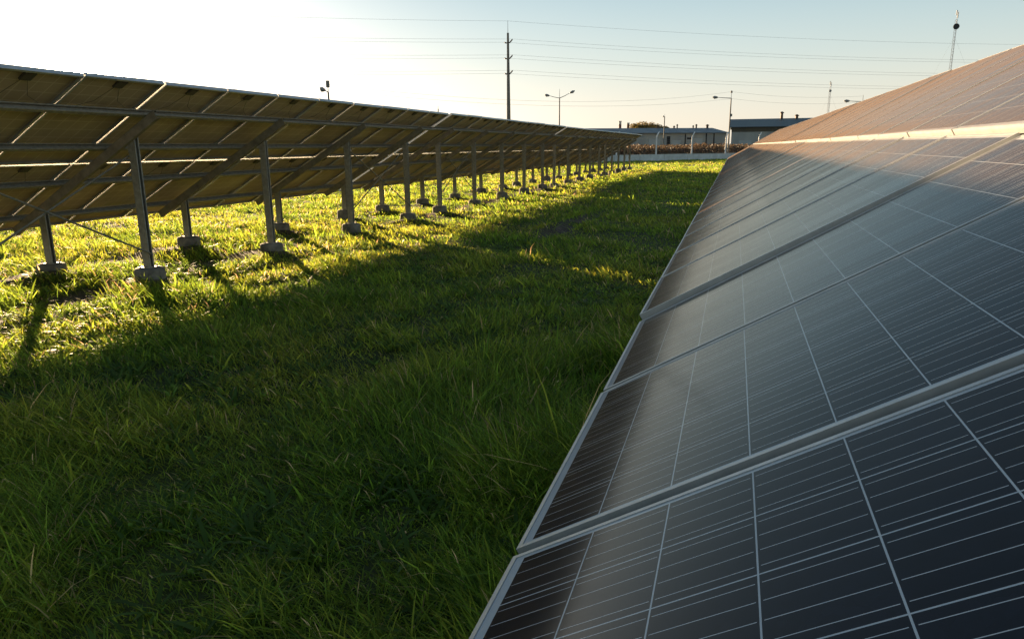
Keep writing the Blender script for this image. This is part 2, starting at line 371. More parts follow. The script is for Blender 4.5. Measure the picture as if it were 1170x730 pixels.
def solar_table(x0, y0, z0, tilt_deg, ncol, label, group, up_raise=0.035, posts=None, xb=(0, 3), pitch=PITCH):
    th = math.radians(tilt_deg); ct, st = math.cos(th), math.sin(th)
    root = empty('solar_table', (x0, y0, 0)); tag(root, label, 'solar table', group)
    RM = Matrix.Rotation(-th, 4, 'Y')
    sl = Vector((ct, 0, st)); nn = Vector((-st, 0, ct))
    def P(s, t, n): v = sl * s + nn * n; return Vector((v.x, t, v.z + z0))
    for row in range(2):
        for c in range(ncol):
            s = row * (PL + GAP_UP); dn = row * up_raise + rnd.uniform(-.0015, .0015)
            g = link('solar_panel', ME_glass, root)
            J = Matrix.Rotation(math.radians(rnd.uniform(-.2, .2)), 4, 'X') @ Matrix.Rotation(math.radians(rnd.uniform(-.16, .16)), 4, 'Y')
            g.matrix_local = Matrix.Translation(P(s + rnd.uniform(-.002, .002), c * pitch, dn)) @ RM @ J @ Matrix.Diagonal((1, 1 + (pitch - PITCH) * 1.9, 1, 1))
            link('frame', ME_frame, g); link('junction_box', ME_jbox, g)
    L = ncol * pitch - (pitch - PW)
    # purlins run along the row under the frames
    for s, row in ((0.42, 0), (1.28, 0), (2.10, 1), (2.82, 1)):
        top = -FH - .002 + (up_raise if row else 0)
        mb = MB(); mb.extrude(c_section(.045, .07), P(s, -.12, top - .035), P(s, L + .12, top - .035), sl, nn)
        mb.obj('purlin', M_galv, root)
    rt = -FH - .074
    posts = POST_OFF if posts is None else posts
    fx, rx = 2.21, 0.70
    for k, yy in enumerate(posts):
        mb = MB(); mb.extrude(c_section(.05, .10), P(.22, yy, rt - .05), P(2.95, yy, rt - .05), Vector((0, 1, 0)), nn); mb.obj('rafter', M_galv_dark, root)
        # packing cleats under the raised upper purlins
        for px_ in (fx, rx):
            ztop = z0 + px_ * st / ct + (rt - .03) / ct
            fz = rnd.uniform(-.09, -.01)
            mb = MB(); mb.extrude(c_section(.10, .065, .005), (px_, yy + .056, .245 + fz), (px_, yy + .056, ztop), (1, 0, 0), (0, 1, 0))
            p = mb.obj('post', M_galv, root)
            pl = link('base_plate', ME_plate, p); pl.location = (px_, yy + .05, fz)
            f = link('concrete_footing', FOOT[rnd.randrange(4)], root); f.location = (px_, yy + .05, rnd.uniform(-.02, .02)); f.rotation_euler.z = rnd.uniform(0, 6)
            f.location.z = fz; f.rotation_euler.x = rnd.uniform(-.015, .015)
    for k in xb:
        if k + 1 >= len(posts): continue
        ya, yb = posts[k] + .05, posts[k + 1] + .05
        zt = z0 + fx * st / ct + (rt - .22) / ct
        for a, b, dx in (((ya, zt), (yb, .34), .062), ((ya, .34), (yb, zt), -.062)):
            mb = MB(); mb.tube([(fx + dx, a[0], a[1]), (fx + dx, b[0], b[1])], .011, 6); mb.obj('cross_brace', M_galv_dark, root)
    return root

lab_l = ['solar table seen from beneath with the sun at its upper edge, nearest of left row',
         'solar table seen from beneath, second table from the camera in the left row',
         'solar table seen from beneath, third table from the camera in the left row',
         'solar table seen from beneath, last one of the left row before the white fence wall']
for i, y0 in enumerate(TABLE_START_L):
    solar_table(-8.8125, y0, 0.585 + (0, .01, -.01, .0)[i], 30.0, 11, lab_l[i], 'solar tables of the left row', up_raise=.002, pitch=1.0260)
lab_r = ['solar table filling the bottom right corner, its cells and tabbing wires close up',
         'solar table second in the right row, its near edge raised, upper half in orange sunlight',
         'solar table of the right row, third from the camera, seen at a slant',
         'solar table of the right row, fourth from the camera, a narrow sliver',
         'solar table at the far end of the right row under the street lamp']
# near table: the far glass edge of the bottommost panel in view lies at Y = 1.2105 + 0.0198
yA = 1.2105 + .01975 - PW - 2 * PITCH
solar_table(-.379, yA, .73, 30.0, 5, lab_r[0], 'solar tables of the right row', posts=[0.9, 3.32], xb=(0,))
yB = 3.315
for i in range(4):
    ang = (29.5, 29.6, 29.4, 29.6)[i]
    solar_table(-.379 - .004, yB + i * 11.42, .73 + (.026, .018, .026, .018)[i], ang, 11, lab_r[i + 1], 'solar tables of the right row', up_raise=.020)

# ------------------------------------------------------------------ grass
def in_view(x, y, mx=140, my=160):
    p = np.stack([x, y, np.full_like(x, -CAM_H + 0.1)], -1) @ RW.T
    z = p[:, 2]; ok = z > 0.2
    zz = np.where(ok, z, 1)
    px = 585 + F_PX * p[:, 0] / zz; py = 365 + F_PX * p[:, 1] / zz
    return ok & (px > -mx) & (px < 1170) & (py < 730 + my)
def scatter():
    pts = []
    bands = [(0.8, 3.2), (3.2, 5), (5, 7.5), (7.5, 11), (11, 16), (16, 24), (24, 36), (36, 54), (54, 88)]
    for a, b in bands:
        mid = (a + b) / 2
        dens = 5000 * min(1.0, (3.2 / mid)) ** 1.55
        R = b; n = int(dens * (2 * R) * (2 * R) * 0.5)      # square [-R, R] x [0, R]
        done = 0
        while done < n:
            k = min(n - done, 2000000); done += k
            x = rng.uniform(-R, R, k); y = rng.uniform(0, R, k); d = np.hypot(x, y)
            m = (d >= a) & (d < b) & (x < 0.9 + 0.0 * y) & in_view(x, y)
            pts.append(np.stack([x[m], y[m]], -1))
    return np.concatenate(pts)
WALL_A, WALL_B = Vector((-9.0, 76.0, 0)), Vector((-2.0, 84.5, 0))
def build_grass():
    p = scatter(); x, y = p[:, 0], p[:, 1]; d = np.hypot(x, y)
    keep = rng.random(len(x)) > bare(x, y) * 1.15
    # this side of the fence wall only
    wx, wy = WALL_B.x - WALL_A.x, WALL_B.y - WALL_A.y
    keep &= ((x - WALL_A.x) * wy - (y - WALL_A.y) * wx) / math.hypot(wx, wy) > 0.3
    for px, py in PITS: keep &= (np.hypot(x - px, y - py - .05) > 0.2)
    x, y, d = x[keep], y[keep], d[keep]; n0 = len(x)
    # broad-leaved weeds: rosettes of wide leaves
    rp_ = np.stack([rng.uniform(-8, .6, 2600), rng.uniform(.8, 12, 2600)], -1); kk = 8
    okr = (fbm(rp_[:, 0] * .9, rp_[:, 1] * .9, 91) > .5) & in_view(rp_[:, 0], rp_[:, 1]) & (np.hypot(rp_[:, 0], rp_[:, 1]) > .9); rp_ = rp_[okr]
    ra = rng.uniform(0, 6.28, (len(rp_), 1)) + np.arange(kk) * 6.28 / kk + rng.normal(0, .25, (len(rp_), kk))
    x = np.concatenate([x, (rp_[:, :1] + .01 * np.cos(ra)).ravel()]); y = np.concatenate([y, (rp_[:, 1:] + .01 * np.sin(ra)).ravel()]); d = np.hypot(x, y); n = len(x)
    ros = np.arange(n) >= n0
    cl = fbm(x * 1.6, y * 1.6, 21); cl2 = fbm(x * 5, y * 5, 22, 3)
    hgt = (0.045 + 0.34 * np.clip(cl - .33, 0, 1) * (0.35 + 1.3 * cl2)) * rng.uniform(0.55, 1.35, n)
    tall = rng.random(n) < 0.02; hgt[tall] *= rng.uniform(1.3, 1.9, tall.sum())
    near_table = np.clip((x + 2.2) / 1.6, 0, 1) * np.clip((9 - y) / 4, 0, 1); hgt *= 1 + 0.5 * near_table
    w = rng.uniform(.0026, .0068, n) * np.maximum(1, (d / 3.6)) ** 0.80
    wide = rng.random(n) < 0.05; w[wide] *= 2.0; hgt[wide] *= 1.1
    ang = rng.uniform(0, 2 * np.pi, n); wind = fbm(x * .8, y * .8, 41) * 6.28
    ang = np.where(rng.random(n) < .45, wind + rng.normal(0, .5, n), ang)
    lean = rng.beta(2, 2.4, n) * 1.1 + .05; bend = rng.uniform(.2, 1.3, n)
    nr = ros.sum(); ang[ros] = ra.ravel(); hgt[ros] = rng.uniform(.07, .16, nr); w[ros] = rng.uniform(.012, .024, nr); lean[ros] = rng.uniform(.5, 1.0, nr); bend[ros] = rng.uniform(.5, 1.2, nr)
    lx, ly = np.cos(ang), np.sin(ang); face = ang + np.pi / 2 + np.where(ros, 0, rng.normal(0, .7, n)); sx, sy = np.cos(face) * w / 2, np.sin(face) * w / 2
    z0 = height(x, y) - .01
    # colour of each blade
    g = fbm(x * .7, y * .7, 51); hueN = rng.random(n)
    c_green = np.array([0.070, 0.130, 0.012]); c_yel = np.array([0.155, 0.168, 0.018]); c_blue = np.array([0.050, 0.110, 0.018]); c_straw = np.array([0.30, 0.23, 0.10])
    k = np.clip(hueN * .8 + (g - .5) * 1.6, 0, 1)[:, None]
    colr = c_green * (1 - k) + c_yel * k
    b = (rng.random(n) < .25)[:, None]; colr = np.where(b, c_blue * .5 + colr * .5, colr)
    s = (rng.random(n) < (.035 + .10 * np.clip(fbm(x * 2, y * 2, 61) - .55, 0, 1) * 3))[:, None]; colr = np.where(s, c_straw, colr)
    colr = colr * rng.uniform(.6, 1.95, (n, 1)); colr[ros] = np.array([.055, .105, .018]) * rng.uniform(.6, 1.4, (ros.sum(), 1))
    near = d < 9
    V = []; LI = []; LT = []; CO = []; base = 0
    def seg(idx, ts):
        nonlocal base
        m = idx.sum(); rows = []
        for t, wf in ts:
            th_ = lean[idx] + bend[idx] * t * 0.8
            # position along an arc
            hx = hgt[idx] * (t * np.sin(lean[idx]) + bend[idx] * t * t * .42); hz = hgt[idx] * (t * np.cos(lean[idx] * .8) - bend[idx] * t * t * t * .30)
            cxp = x[idx] + lx[idx] * hx; cyp = y[idx] + ly[idx] * hx; cz = z0[idx] + hz
            if wf > 0:
                rows.append(np.stack([cxp - sx[idx] * wf, cyp - sy[idx] * wf, cz], -1)); rows.append(np.stack([cxp + sx[idx] * wf, cyp + sy[idx] * wf, cz], -1))
            else: rows.append(np.stack([cxp, cyp, cz], -1))
        A = np.stack(rows, 1); K = A.shape[1]; V.append(A.reshape(-1, 3)); CO.append(np.repeat(colr[idx], K, axis=0))
        b0 = base + np.arange(m) * K; per = []; tot = []
        for i in range(0, K - 3, 2): per += [i, i + 1, i + 3, i + 2]; tot.append(4)
        per += [K - 3, K - 2, K - 1]; tot.append(3)
        LI.append((b0[:, None] + np.array(per)[None, :]).ravel()); LT.append(np.tile(np.array(tot), m)); base += m * K
    seg(near, [(0, .8), (.35, 1.0), (.7, .75), (1, 0)])
    seg(~near, [(0, 1.0), (.55, .8), (1, 0)])
    V = np.concatenate(V); LI = np.concatenate(LI).astype(np.int32); LT = np.concatenate(LT).astype(np.int32); CO = np.concatenate(CO)
    me = bpy.data.meshes.new('grass'); me.vertices.add(len(V)); me.vertices.foreach_set('co', V.astype(np.float32).ravel())
    me.loops.add(len(LI)); me.loops.foreach_set('vertex_index', LI)
    me.polygons.add(len(LT)); me.polygons.foreach_set('loop_start', np.concatenate([[0], np.cumsum(LT)[:-1]]).astype(np.int32)); me.polygons.foreach_set('loop_total', LT)
    me.polygons.foreach_set('use_smooth', np.ones(len(LT), dtype=bool))
    me.update(calc_edges=True)
    ca = me.color_attributes.new('blade_colour', 'FLOAT_COLOR', 'POINT'); ca.data.foreach_set('color', np.concatenate([CO, np.ones((len(CO), 1))], 1).astype(np.float32).ravel())
    m = bpy.data.materials.new('grass_blade'); m.use_nodes = True; N, L = m.node_tree.nodes, m.node_tree.links; bs = N['Principled BSDF']
    a = N.new('ShaderNodeAttribute'); a.attribute_name = 'blade_colour'; L.new(a.outputs['Color'], bs.inputs['Base Color'])
    bs.inputs['Roughness'].default_value = .5; bs.inputs['Specular IOR Level'].default_value = .2
    tr = N.new('ShaderNodeBsdfTranslucent'); hs = N.new('ShaderNodeHueSaturation'); hs.inputs['Value'].default_value = 3.0; hs.inputs['Hue'].default_value = .475; hs.inputs['Saturation'].default_value = 1.0
    L.new(a.outputs['Color'], hs.inputs['Color']); L.new(hs.outputs[0], tr.inputs[0])
    mx = N.new('ShaderNodeMixShader'); mx.inputs[0].default_value = .55; L.new(bs.outputs[0], mx.inputs[1]); L.new(tr.outputs[0], mx.inputs[2]); L.new(mx.outputs[0], N['Material Output'].inputs['Surface'])
    me.materials.append(m); o = link('grass', me); tag(o, 'long green grass between and beneath the solar rows', 'grass', kind='stuff')
    print('blades', n)
build_grass()

# ------------------------------------------------------------------ fence wall, reeds
M_white = mat('whitewashed_concrete', (0.60, 0.62, 0.60), .8, 0, var=.18, scale=1.3, bump=.2)
M_postw = mat('white_post_paint', (0.80, 0.78, 0.74), .7, 0, var=.08, scale=2)
M_wire = mat('fence_wire', (0.25, 0.25, 0.25), .5, .7)
def fence():
    wd = (WALL_B - WALL_A); wd.z = 0; wl_ = wd.length; wd.normalize(); nn = Vector((-wd.y, wd.x, 0))     # nn points away from the field
    rz = math.atan2(wd.y, wd.x)
    root = empty('perimeter_fence', tuple(WALL_A), rz); tag(root, 'low white concrete wall with tall bent-top posts and wire strands beyond the field', 'fence')
    x = -60.0
    while x < 70:
        mb = MB(); mb.box2((x + .02, -.09, -.1), (x + 3.46, .09, .62 + rnd.uniform(-.02, .02))); mb.box2((x + .0, -.10, .625), (x + 3.48, .10, .66)); o = mb.obj('wall_panel', M_white, root)
        x += 3.5
    # posts at the pixels where the photograph has them, then on at the same spacing
    xs = []
    for px_ in (750.5, 791, 829.5, 867):
        d = RW.T @ np.array([(px_ - 585) / F_PX, (181 - 365) / F_PX, 1.0]); # intersect vertical plane of the wall
        t = (WALL_A.x * wd.y - WALL_A.y * wd.x) / (d[0] * wd.y - d[1] * wd.x)
        q = Vector((d[0] * t, d[1] * t, 0)) - WALL_A; xs.append(q.dot(wd))
    stp = (xs[-1] - xs[0]) / 3
    k = xs[0] - stp
    while k > -55: xs.append(k); k -= stp
    k = xs[3] + stp
    while k < 65: xs.append(k); k += stp
    for q in xs:
        mb = MB(); mb.tube([(q, .14, -.1), (q, .14, 2.4), (q + .10, .14, 2.62), (q + .36, .14, 2.95)], [.11, .095, .09, .06], 4); mb.obj('post', M_postw, root)
    mb = MB()
    for z in [.8 + .22 * i for i in range(8)]: mb.tube([(-55, .14, z), (65, .14, z)], .006, 3)
    o = mb.obj('wire_strands', M_wire, root)
    return wd, nn
WD, WN = fence()

def leaf_cloud(name, centers, sizes, cols, material, parent=None, squash=1.0):
    """many small leaf quads; centers Nx3, sizes N, cols Nx3"""
    n = len(centers); a = rng.normal(size=(n, 3)); a /= np.linalg.norm(a, axis=1)[:, None]; b = np.cross(a, rng.normal(size=(n, 3))); b /= np.linalg.norm(b, axis=1)[:, None]
    s = sizes[:, None] / 2; V = np.stack([centers - a * s, centers + b * s * .6, centers + a * s, centers - b * s * .6], 1).reshape(-1, 3)
    me = bpy.data.meshes.new(name); me.vertices.add(4 * n); me.vertices.foreach_set('co', V.astype(np.float32).ravel())
    me.loops.add(4 * n); me.loops.foreach_set('vertex_index', np.arange(4 * n, dtype=np.int32)); me.polygons.add(n)
    me.polygons.foreach_set('loop_start', np.arange(0, 4 * n, 4, dtype=np.int32)); me.polygons.foreach_set('loop_total', np.full(n, 4, dtype=np.int32)); me.update(calc_edges=True)
    ca = me.color_attributes.new('leaf_colour', 'FLOAT_COLOR', 'POINT'); ca.data.foreach_set('color', np.concatenate([np.repeat(cols, 4, axis=0), np.ones((4 * n, 1))], 1).astype(np.float32).ravel())
    me.materials.append(material); return link(name, me, parent)
def leaf_mat(name):
    m = bpy.data.materials.new(name); m.use_nodes = True; N, L = m.node_tree.nodes, m.node_tree.links; bs = N['Principled BSDF']
    a = N.new('ShaderNodeAttribute'); a.attribute_name = 'leaf_colour'; L.new(a.outputs['Color'], bs.inputs['Base Color']); bs.inputs['Roughness'].default_value = .6
    tr = N.new('ShaderNodeBsdfTranslucent'); L.new(a.outputs['Color'], tr.inputs[0]); mx = N.new('ShaderNodeMixShader'); mx.inputs[0].default_value = .4
    L.new(bs.outputs[0], mx.inputs[1]); L.new(tr.outputs[0], mx.inputs[2]); L.new(mx.outputs[0], N['Material Output'].inputs['Surface']); return m
M_leaf = leaf_mat('leaves')
def strip_points(n, t0, t1, d0, d1):
    t = rng.uniform(t0, t1, n); dd = rng.uniform(d0, d1, n)
    return WALL_A.x + WD.x * t + WN.x * dd, WALL_A.y + WD.y * t + WN.y * dd, t, dd
# dry reddish reeds behind the wall
n = 60000; x, y, t, dd = strip_points(n, -25, 75, 5, 16)
hh = (.85 + .95 * fbm(t * .35, dd * .35, 71) + .25 * fbm(t * 1.5, dd, 72)) * rng.random(n) ** .6
pc = np.stack([x, y, hh], -1); r_n = fbm(t * .6, dd, 73)[:, None]
cc = np.array([.085, .048, .030]) * (1 - r_n) + np.array([.12, .095, .055]) * r_n; cc = cc * rng.uniform(.6, 1.3, (n, 1))
o = leaf_cloud('dry_reeds', pc, rng.uniform(.12, .34, n), cc, M_leaf); tag(o, 'band of dry reddish brown reeds behind the white fence wall', 'reeds', kind='stuff')
n = 26000; x, y, t, dd = strip_points(n, -25, 75, .6, 5)
pc = np.stack([x, y, rng.random(n) * (.35 + .5 * fbm(t * .5, dd, 75))], -1)
cc = np.array([.06, .065, .025]) * rng.uniform(.5, 1.6, (n, 1)); o = leaf_cloud('low_weeds', pc, rng.uniform(.1, .25, n), cc, M_leaf)
tag(o, 'low dark green weeds just behind the white fence wall', 'weeds', kind='stuff')

# ------------------------------------------------------------------ factory buildings
def corrugated(name, base, base2, sc_, rough=.5):
    m = bpy.data.materials.new(name); m.use_nodes = True; N, L = m.node_tree.nodes, m.node_tree.links; bs = N['Principled BSDF']
    t = N.new('ShaderNodeTexCoord'); nz = N.new('ShaderNodeTexNoise'); nz.inputs['Scale'].default_value = .35; nz.inputs['Detail'].default_value = 9
    mp = N.new('ShaderNodeMapping'); mp.inputs['Scale'].default_value = (1.6, .2, .5); L.new(t.outputs['Object'], mp.inputs[0]); L.new(mp.outputs[0], nz.inputs['Vector'])
    r = N.new('ShaderNodeValToRGB'); r.color_ramp.elements[0].color = (*base, 1); r.color_ramp.elements[1].color = (*base2, 1); r.color_ramp.elements[0].position = .35; r.color_ramp.elements[1].position = .68
    L.new(nz.outputs['Fac'], r.inputs[0]); L.new(r.outputs[0], bs.inputs['Base Color'])
    wv = N.new('ShaderNodeTexWave'); wv.inputs['Scale'].default_value = sc_; L.new(t.outputs['Object'], wv.inputs['Vector']); bp = N.new('ShaderNodeBump'); bp.inputs['Strength'].default_value = .5; bp.inputs['Distance'].default_value = .05
    L.new(wv.outputs[0], bp.inputs['Height']); L.new(bp.outputs[0], bs.inputs['Normal']); bs.inputs['Roughness'].default_value = rough; return m
M_roofb = corrugated('weathered_roof_sheet', (.06, .085, .105), (.12, .14, .15), 1.4)
M_roofg = corrugated('dark_roof_sheet', (.030, .050, .055), (.045, .065, .065), 1.4)
M_wallg = corrugated('pale_cladding', (.30, .31, .30), (.40, .40, .36), 1.2)
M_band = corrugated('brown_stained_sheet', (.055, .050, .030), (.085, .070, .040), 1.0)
M_door = mat('roller_door', (.42, .45, .44), .6, 0, var=.12, scale=.6)
M_dark = mat('dark_opening', (.02, .02, .02), .8)
M_rust = mat('rusty_vent', (.10, .06, .04), .7, .3, var=.3, scale=3)
def hall(label, A, B, depth, eave, ridge, wallm, roofm, doors, vents, band=None, rz_=None):
    """long shed; its front runs from A to B"""
    v = B - A; v.z = 0; L_ = v.length; rz = math.atan2(v.y, v.x); root = empty('factory_hall', (A.x, A.y, 0), rz); tag(root, label, 'building')
    mb = MB(); D = depth
    mb.v = [(0,0,0),(L_,0,0),(L_,D,0),(0,D,0),(0,0,eave),(L_,0,eave),(L_,D,eave),(0,D,eave),(0,D/2,ridge-.1),(L_,D/2,ridge-.1)]
    for q in ((0,1,5,4),(2,3,7,6)): mb.face(list(q))
    mb.face([3,0,4,8,7]); mb.face([1,2,6,9,5]); mb.obj('wall', wallm, root)
    mb = MB(); t = .12
    sl = (ridge - eave) / (D / 2)
    mb.v = [(-.4,-.6,eave-.6*sl+.03),(L_+.4,-.6,eave-.6*sl+.03),(L_+.4,D/2,ridge),(-.4,D/2,ridge),(-.4,D+.6,eave-.6*sl+.03),(L_+.4,D+.6,eave-.6*sl+.03)]
    mb.v += [(a, b, c - t) for a, b, c in mb.v]
    for q in ((0,1,2,3),(3,2,5,4),(7,6,9,8),(8,9,10,11),(0,6,7,1),(4,5,11,10),(0,3,9,6),(3,4,10,9),(1,7,8,2),(2,8,11,5)): mb.face(list(q))
    roof = mb.obj('roof', roofm, root)
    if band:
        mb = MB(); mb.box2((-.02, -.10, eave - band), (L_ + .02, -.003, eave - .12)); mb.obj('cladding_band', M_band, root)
    for a, b, z0, z1, kind in doors:
        mb = MB(); mb.box2((a * L_, -.06, z0), (b * L_, -.004, z1)); mb.obj('door' if kind == 'd' else 'window', M_door if kind != 'k' else M_dark, root)
    for a, h, w in vents:
        mb = MB(); mb.tube([(a * L_, D / 2, ridge - .3), (a * L_, D / 2, ridge + h)], [w, w * .9], 8); mb.tube([(a * L_, D / 2, ridge + h), (a * L_, D / 2, ridge + h + .12), (a * L_, D / 2, ridge + h + .35)], [w * 1.5, w * 1.5, w * .3], 8)
        mb.obj('roof_vent', M_rust, roof)
    return root
A1 = at(640, 166, 159); B1 = at(829.5, 165.5, 178); A1.z = B1.z = 0
hall('long low factory hall with slate blue roof behind the reeds', A1, B1, 16, 4.4, 5.6, M_wallg, M_roofb,
     [(0.658, 0.716, .9, 2.7, 'd'), (0.795, 0.850, .9, 3.1, 'd'), (0.522, 0.590, .9, 3.0, 'd'), (0.631, 0.651, .5, 3.6, 'k'), (0.740, 0.747, .5, 4.1, 'k'), (0.870, 0.877, .3, 4.2, 'k'), (0.918, 0.925, .3, 4.2, 'k'), (0.754, 0.788, 2.9, 3.3, 'k')],
     [(0.658, .2, .16), (0.761, .2, .2), (0.781, .55, .16), (0.884, .3, .16), (0.904, .55, .2), (0.976, .5, .3)])
A2 = at(835, 165, 150); B2 = at(930, 165, 150); A2.z = B2.z = 0
hall('taller factory hall with dark teal roof and brown band right of the street lamp', A2, B2, 20, 5.0, 6.7, M_wallg, M_roofg,
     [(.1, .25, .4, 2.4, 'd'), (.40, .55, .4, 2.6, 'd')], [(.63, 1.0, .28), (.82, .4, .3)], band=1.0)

# chimneys, red and white
def stripes():
    m = bpy.data.materials.new('banded_paint'); m.use_nodes = True; N, L = m.node_tree.nodes, m.node_tree.links; bs = N['Principled BSDF']
    t = N.new('ShaderNodeTexCoord'); s = N.new('ShaderNodeSeparateXYZ'); L.new(t.outputs['Object'], s.inputs[0])
    a = N.new('ShaderNodeMath'); a.operation = 'MULTIPLY'; a.inputs[1].default_value = .42; L.new(s.outputs[2], a.inputs[0])
    b = N.new('ShaderNodeMath'); b.operation = 'FRACT'; L.new(a.outputs[0], b.inputs[0]); c = N.new('ShaderNodeMath'); c.operation = 'GREATER_THAN'; c.inputs[1].default_value = .5; L.new(b.outputs[0], c.inputs[0])
    mx = N.new('ShaderNodeMix'); mx.data_type = 'RGBA'; L.new(c.outputs[0], mx.inputs[0]); mx.inputs[6].default_value = (.14, .05, .04, 1); mx.inputs[7].default_value = (.5, .48, .45, 1); L.new(mx.outputs[2], bs.inputs['Base Color']); bs.inputs['Roughness'].default_value = .7
    return m
M_str = stripes()
for px_, py_, lb in ((708.6, 138.5, 'taller left chimney, banded dark and pale, beside the round trees'), (717.8, 140.5, 'shorter right chimney, banded dark and pale, touching the round trees')):
    p = at(px_, py_, 240); mb = MB(); mb.tube([(0, 0, 0), (0, 0, p.z - .3)], [.55, .42], 12); mb.tube([(0, 0, p.z - .3), (0, 0, p.z)], [.52, .52], 12)
    o = mb.obj('chimney', M_str); o.location = (p.x, p.y, 0); tag(o, lb, 'chimney', 'banded chimneys beyond the factory')

M_bark = mat('bark', (.07, .05, .035), .9, 0, var=.3, scale=6)
def tree(px_, top_y, Y, w, label, seed):
    p = at(px_, top_y, Y); Ht = p.z; root = empty('tree', (p.x, p.y, 0)); tag(root, label, 'tree', 'trees beyond the factory roof')
    r = random.Random(seed); mb = MB(); mb.tube([(0, 0, 0), (.1, 0, Ht * .3), (.05, .1, Ht * .6)], [.3, .22, .12], 7)
    cs = []
    for i in range(11):
        a = r.uniform(0, 6.28); rr = r.uniform(.15, .5) * w; z = Ht * r.uniform(.62, .93); c = (math.cos(a) * rr, math.sin(a) * rr, z); cs.append((c, r.uniform(.18, .32) * w))
        mb.tube([(.05, 0, Ht * r.uniform(.25, .45)), (c[0] * .5, c[1] * .5, z * .8), c], [.12, .07, .03], 5)
    mb.obj('trunk', M_bark, root)
    P_, S_ = [], []
    for c, rad in cs:
        k = 330; v = rng.normal(size=(k, 3)); v /= np.linalg.norm(v, axis=1)[:, None]; v *= rad * rng.random((k, 1)) ** .45; v[:, 2] *= .75
        q = np.array(c) + v; q[:, 2] = np.minimum(q[:, 2], Ht * 1.06 + rng.normal(0, .1, k)); P_.append(q)
    P_ = np.concatenate(P_); cc = np.array([.16, .13, .030]) * rng.uniform(.45, 1.5, (len(P_), 1)) + np.array([.02, .0, .0])
    leaf_cloud('crown', P_, rng.uniform(.25, .55, len(P_)), cc, M_leaf, root)
for i, (px_, ty, Y, w, lb) in enumerate(((726, 142, 225, 5.5, 'leftmost yellow-green tree beside the banded chimneys'), (736, 141.2, 232, 6.5, 'second yellow-green tree from the chimneys above the hall roof'),
        (746, 142.0, 225, 6.0, 'third yellow-green tree from the chimneys, above the hall roof'), (755, 144.5, 230, 5.0, 'lowest yellow-green tree, nearest the thin lamp post'))):
    tree(px_, ty, Y, w, lb, i)

# ------------------------------------------------------------------ lamps, poles, masts, wires
M_pole = mat('pole_concrete', (.20, .185, .16), .85, 0, var=.25, scale=2.5, bump=.2)
M_lampm = mat('lamp_steel', (.30, .30, .29), .5, .4, var=.15, scale=3)
M_glassl = mat('lamp_lens', (.5, .5, .48), .2)
def head(parent, a, tip, w=.16):
    """cobra head: a to tip"""
    a = Vector(a); tip = Vector(tip); d = tip - a; mb = MB()
    mb.tube([a, a + d * .2, a + d * .6, tip], [w * .35, w * .75, w, w * .3], 8); h = mb.obj('lamp_head', M_lampm, parent, True)
    m2 = MB(); c = a + d * .58; m2.tube([c + Vector((0, 0, -w * .6)), c + Vector((0, 0, -w * 1.15))], [w * .8, w * .45], 8); m2.obj('lens', M_glassl, h)
def street_lamp(px_top, py_top, Y, label, arms, spike=0.8, rad=(.11, .06), name='street_lamp', extra=None):
    """arms: list of ((dx, dz) end in metres across the view, head length)"""
    p = at(px_top, py_top, Y); root = empty(name, (p.x, p.y, 0)); tag(root, label, 'street lamp', 'street lamps beyond the fence')
    zt = p.z - spike; mb = MB(); mb.tube([(0, 0, 0), (0, 0, zt)], list(rad), 8); mb.tube([(0, 0, zt), (0, 0, p.z)], [.03, .015], 6)
    if extra == 'cap': mb.box2((-.09, -.09, p.z - .45), (.09, .09, p.z))
    if extra == 'ring': mb.tube([(0, 0, p.z - .28), (0, 0, p.z - .05)], [.12, .09], 8); mb.box2((-.05, -.05, zt - 2.0), (.22, .05, zt - 1.7))
    mb.obj('pole', M_pole, root)
    for (x0, z0, x1, z1, hl) in arms:
        mb = MB(); mb.tube([(0, 0, zt + z0), ((x1) * .5, 0, zt + z0 + (z1 - z0) * .42), (x1, 0, zt + z1)], [.045, .04, .03], 6); mb.obj('arm', M_lampm, root)
        sgn = 1 if x1 > 0 else -1; sl_ = (z1 - z0) / max(abs(x1), .1)
        head(root, (x1, 0, zt + z1), (x1 + sgn * hl, 0, zt + z1 + hl * sl_ * .9))
    return root
# the arms spread across the view: local x is world x
street_lamp(639.4, 102, 88, 'twin-arm street lamp right of the tall power pole', [(0, 0, -1.25, .30, .62), (0, 0, 1.25, .55, .62)], spike=1.05)
street_lamp(836, 103.5, 88, 'single-arm street lamp beside the fence at the end of the right row', [(0, 0, -1.45, .12, .62)], spike=.85, extra='ring')
street_lamp(374.2, 92.5, 46, 'short street lamp peeping over the left row, its head pointing left', [(0, 0, -.22, .10, .45)], spike=.75, extra='cap')
street_lamp(986.5, 108.5, 92, 'street lamp whose arm clears the right row beside the thin mast', [(0, 0, -1.35, .10, .62)], spike=.75)
street_lamp(759.5, 130.5, 150, 'thin pale lamp post right of the yellow-green trees', [(0, 0, -.1, .02, .3)], spike=.5, rad=(.12, .09))
p = at(500.5, 121, 88); root = empty('utility_pole', (p.x, p.y, 0)); tag(root, 'tip of a slim pole just showing above the left row', 'pole')
mb = MB(); mb.tube([(0, 0, 0), (0, 0, p.z - .4)], [.12, .07], 8); mb.tube([(0, 0, p.z - .4), (0, 0, p.z)], [.03, .02], 6); mb.obj('pole', M_pole, root)

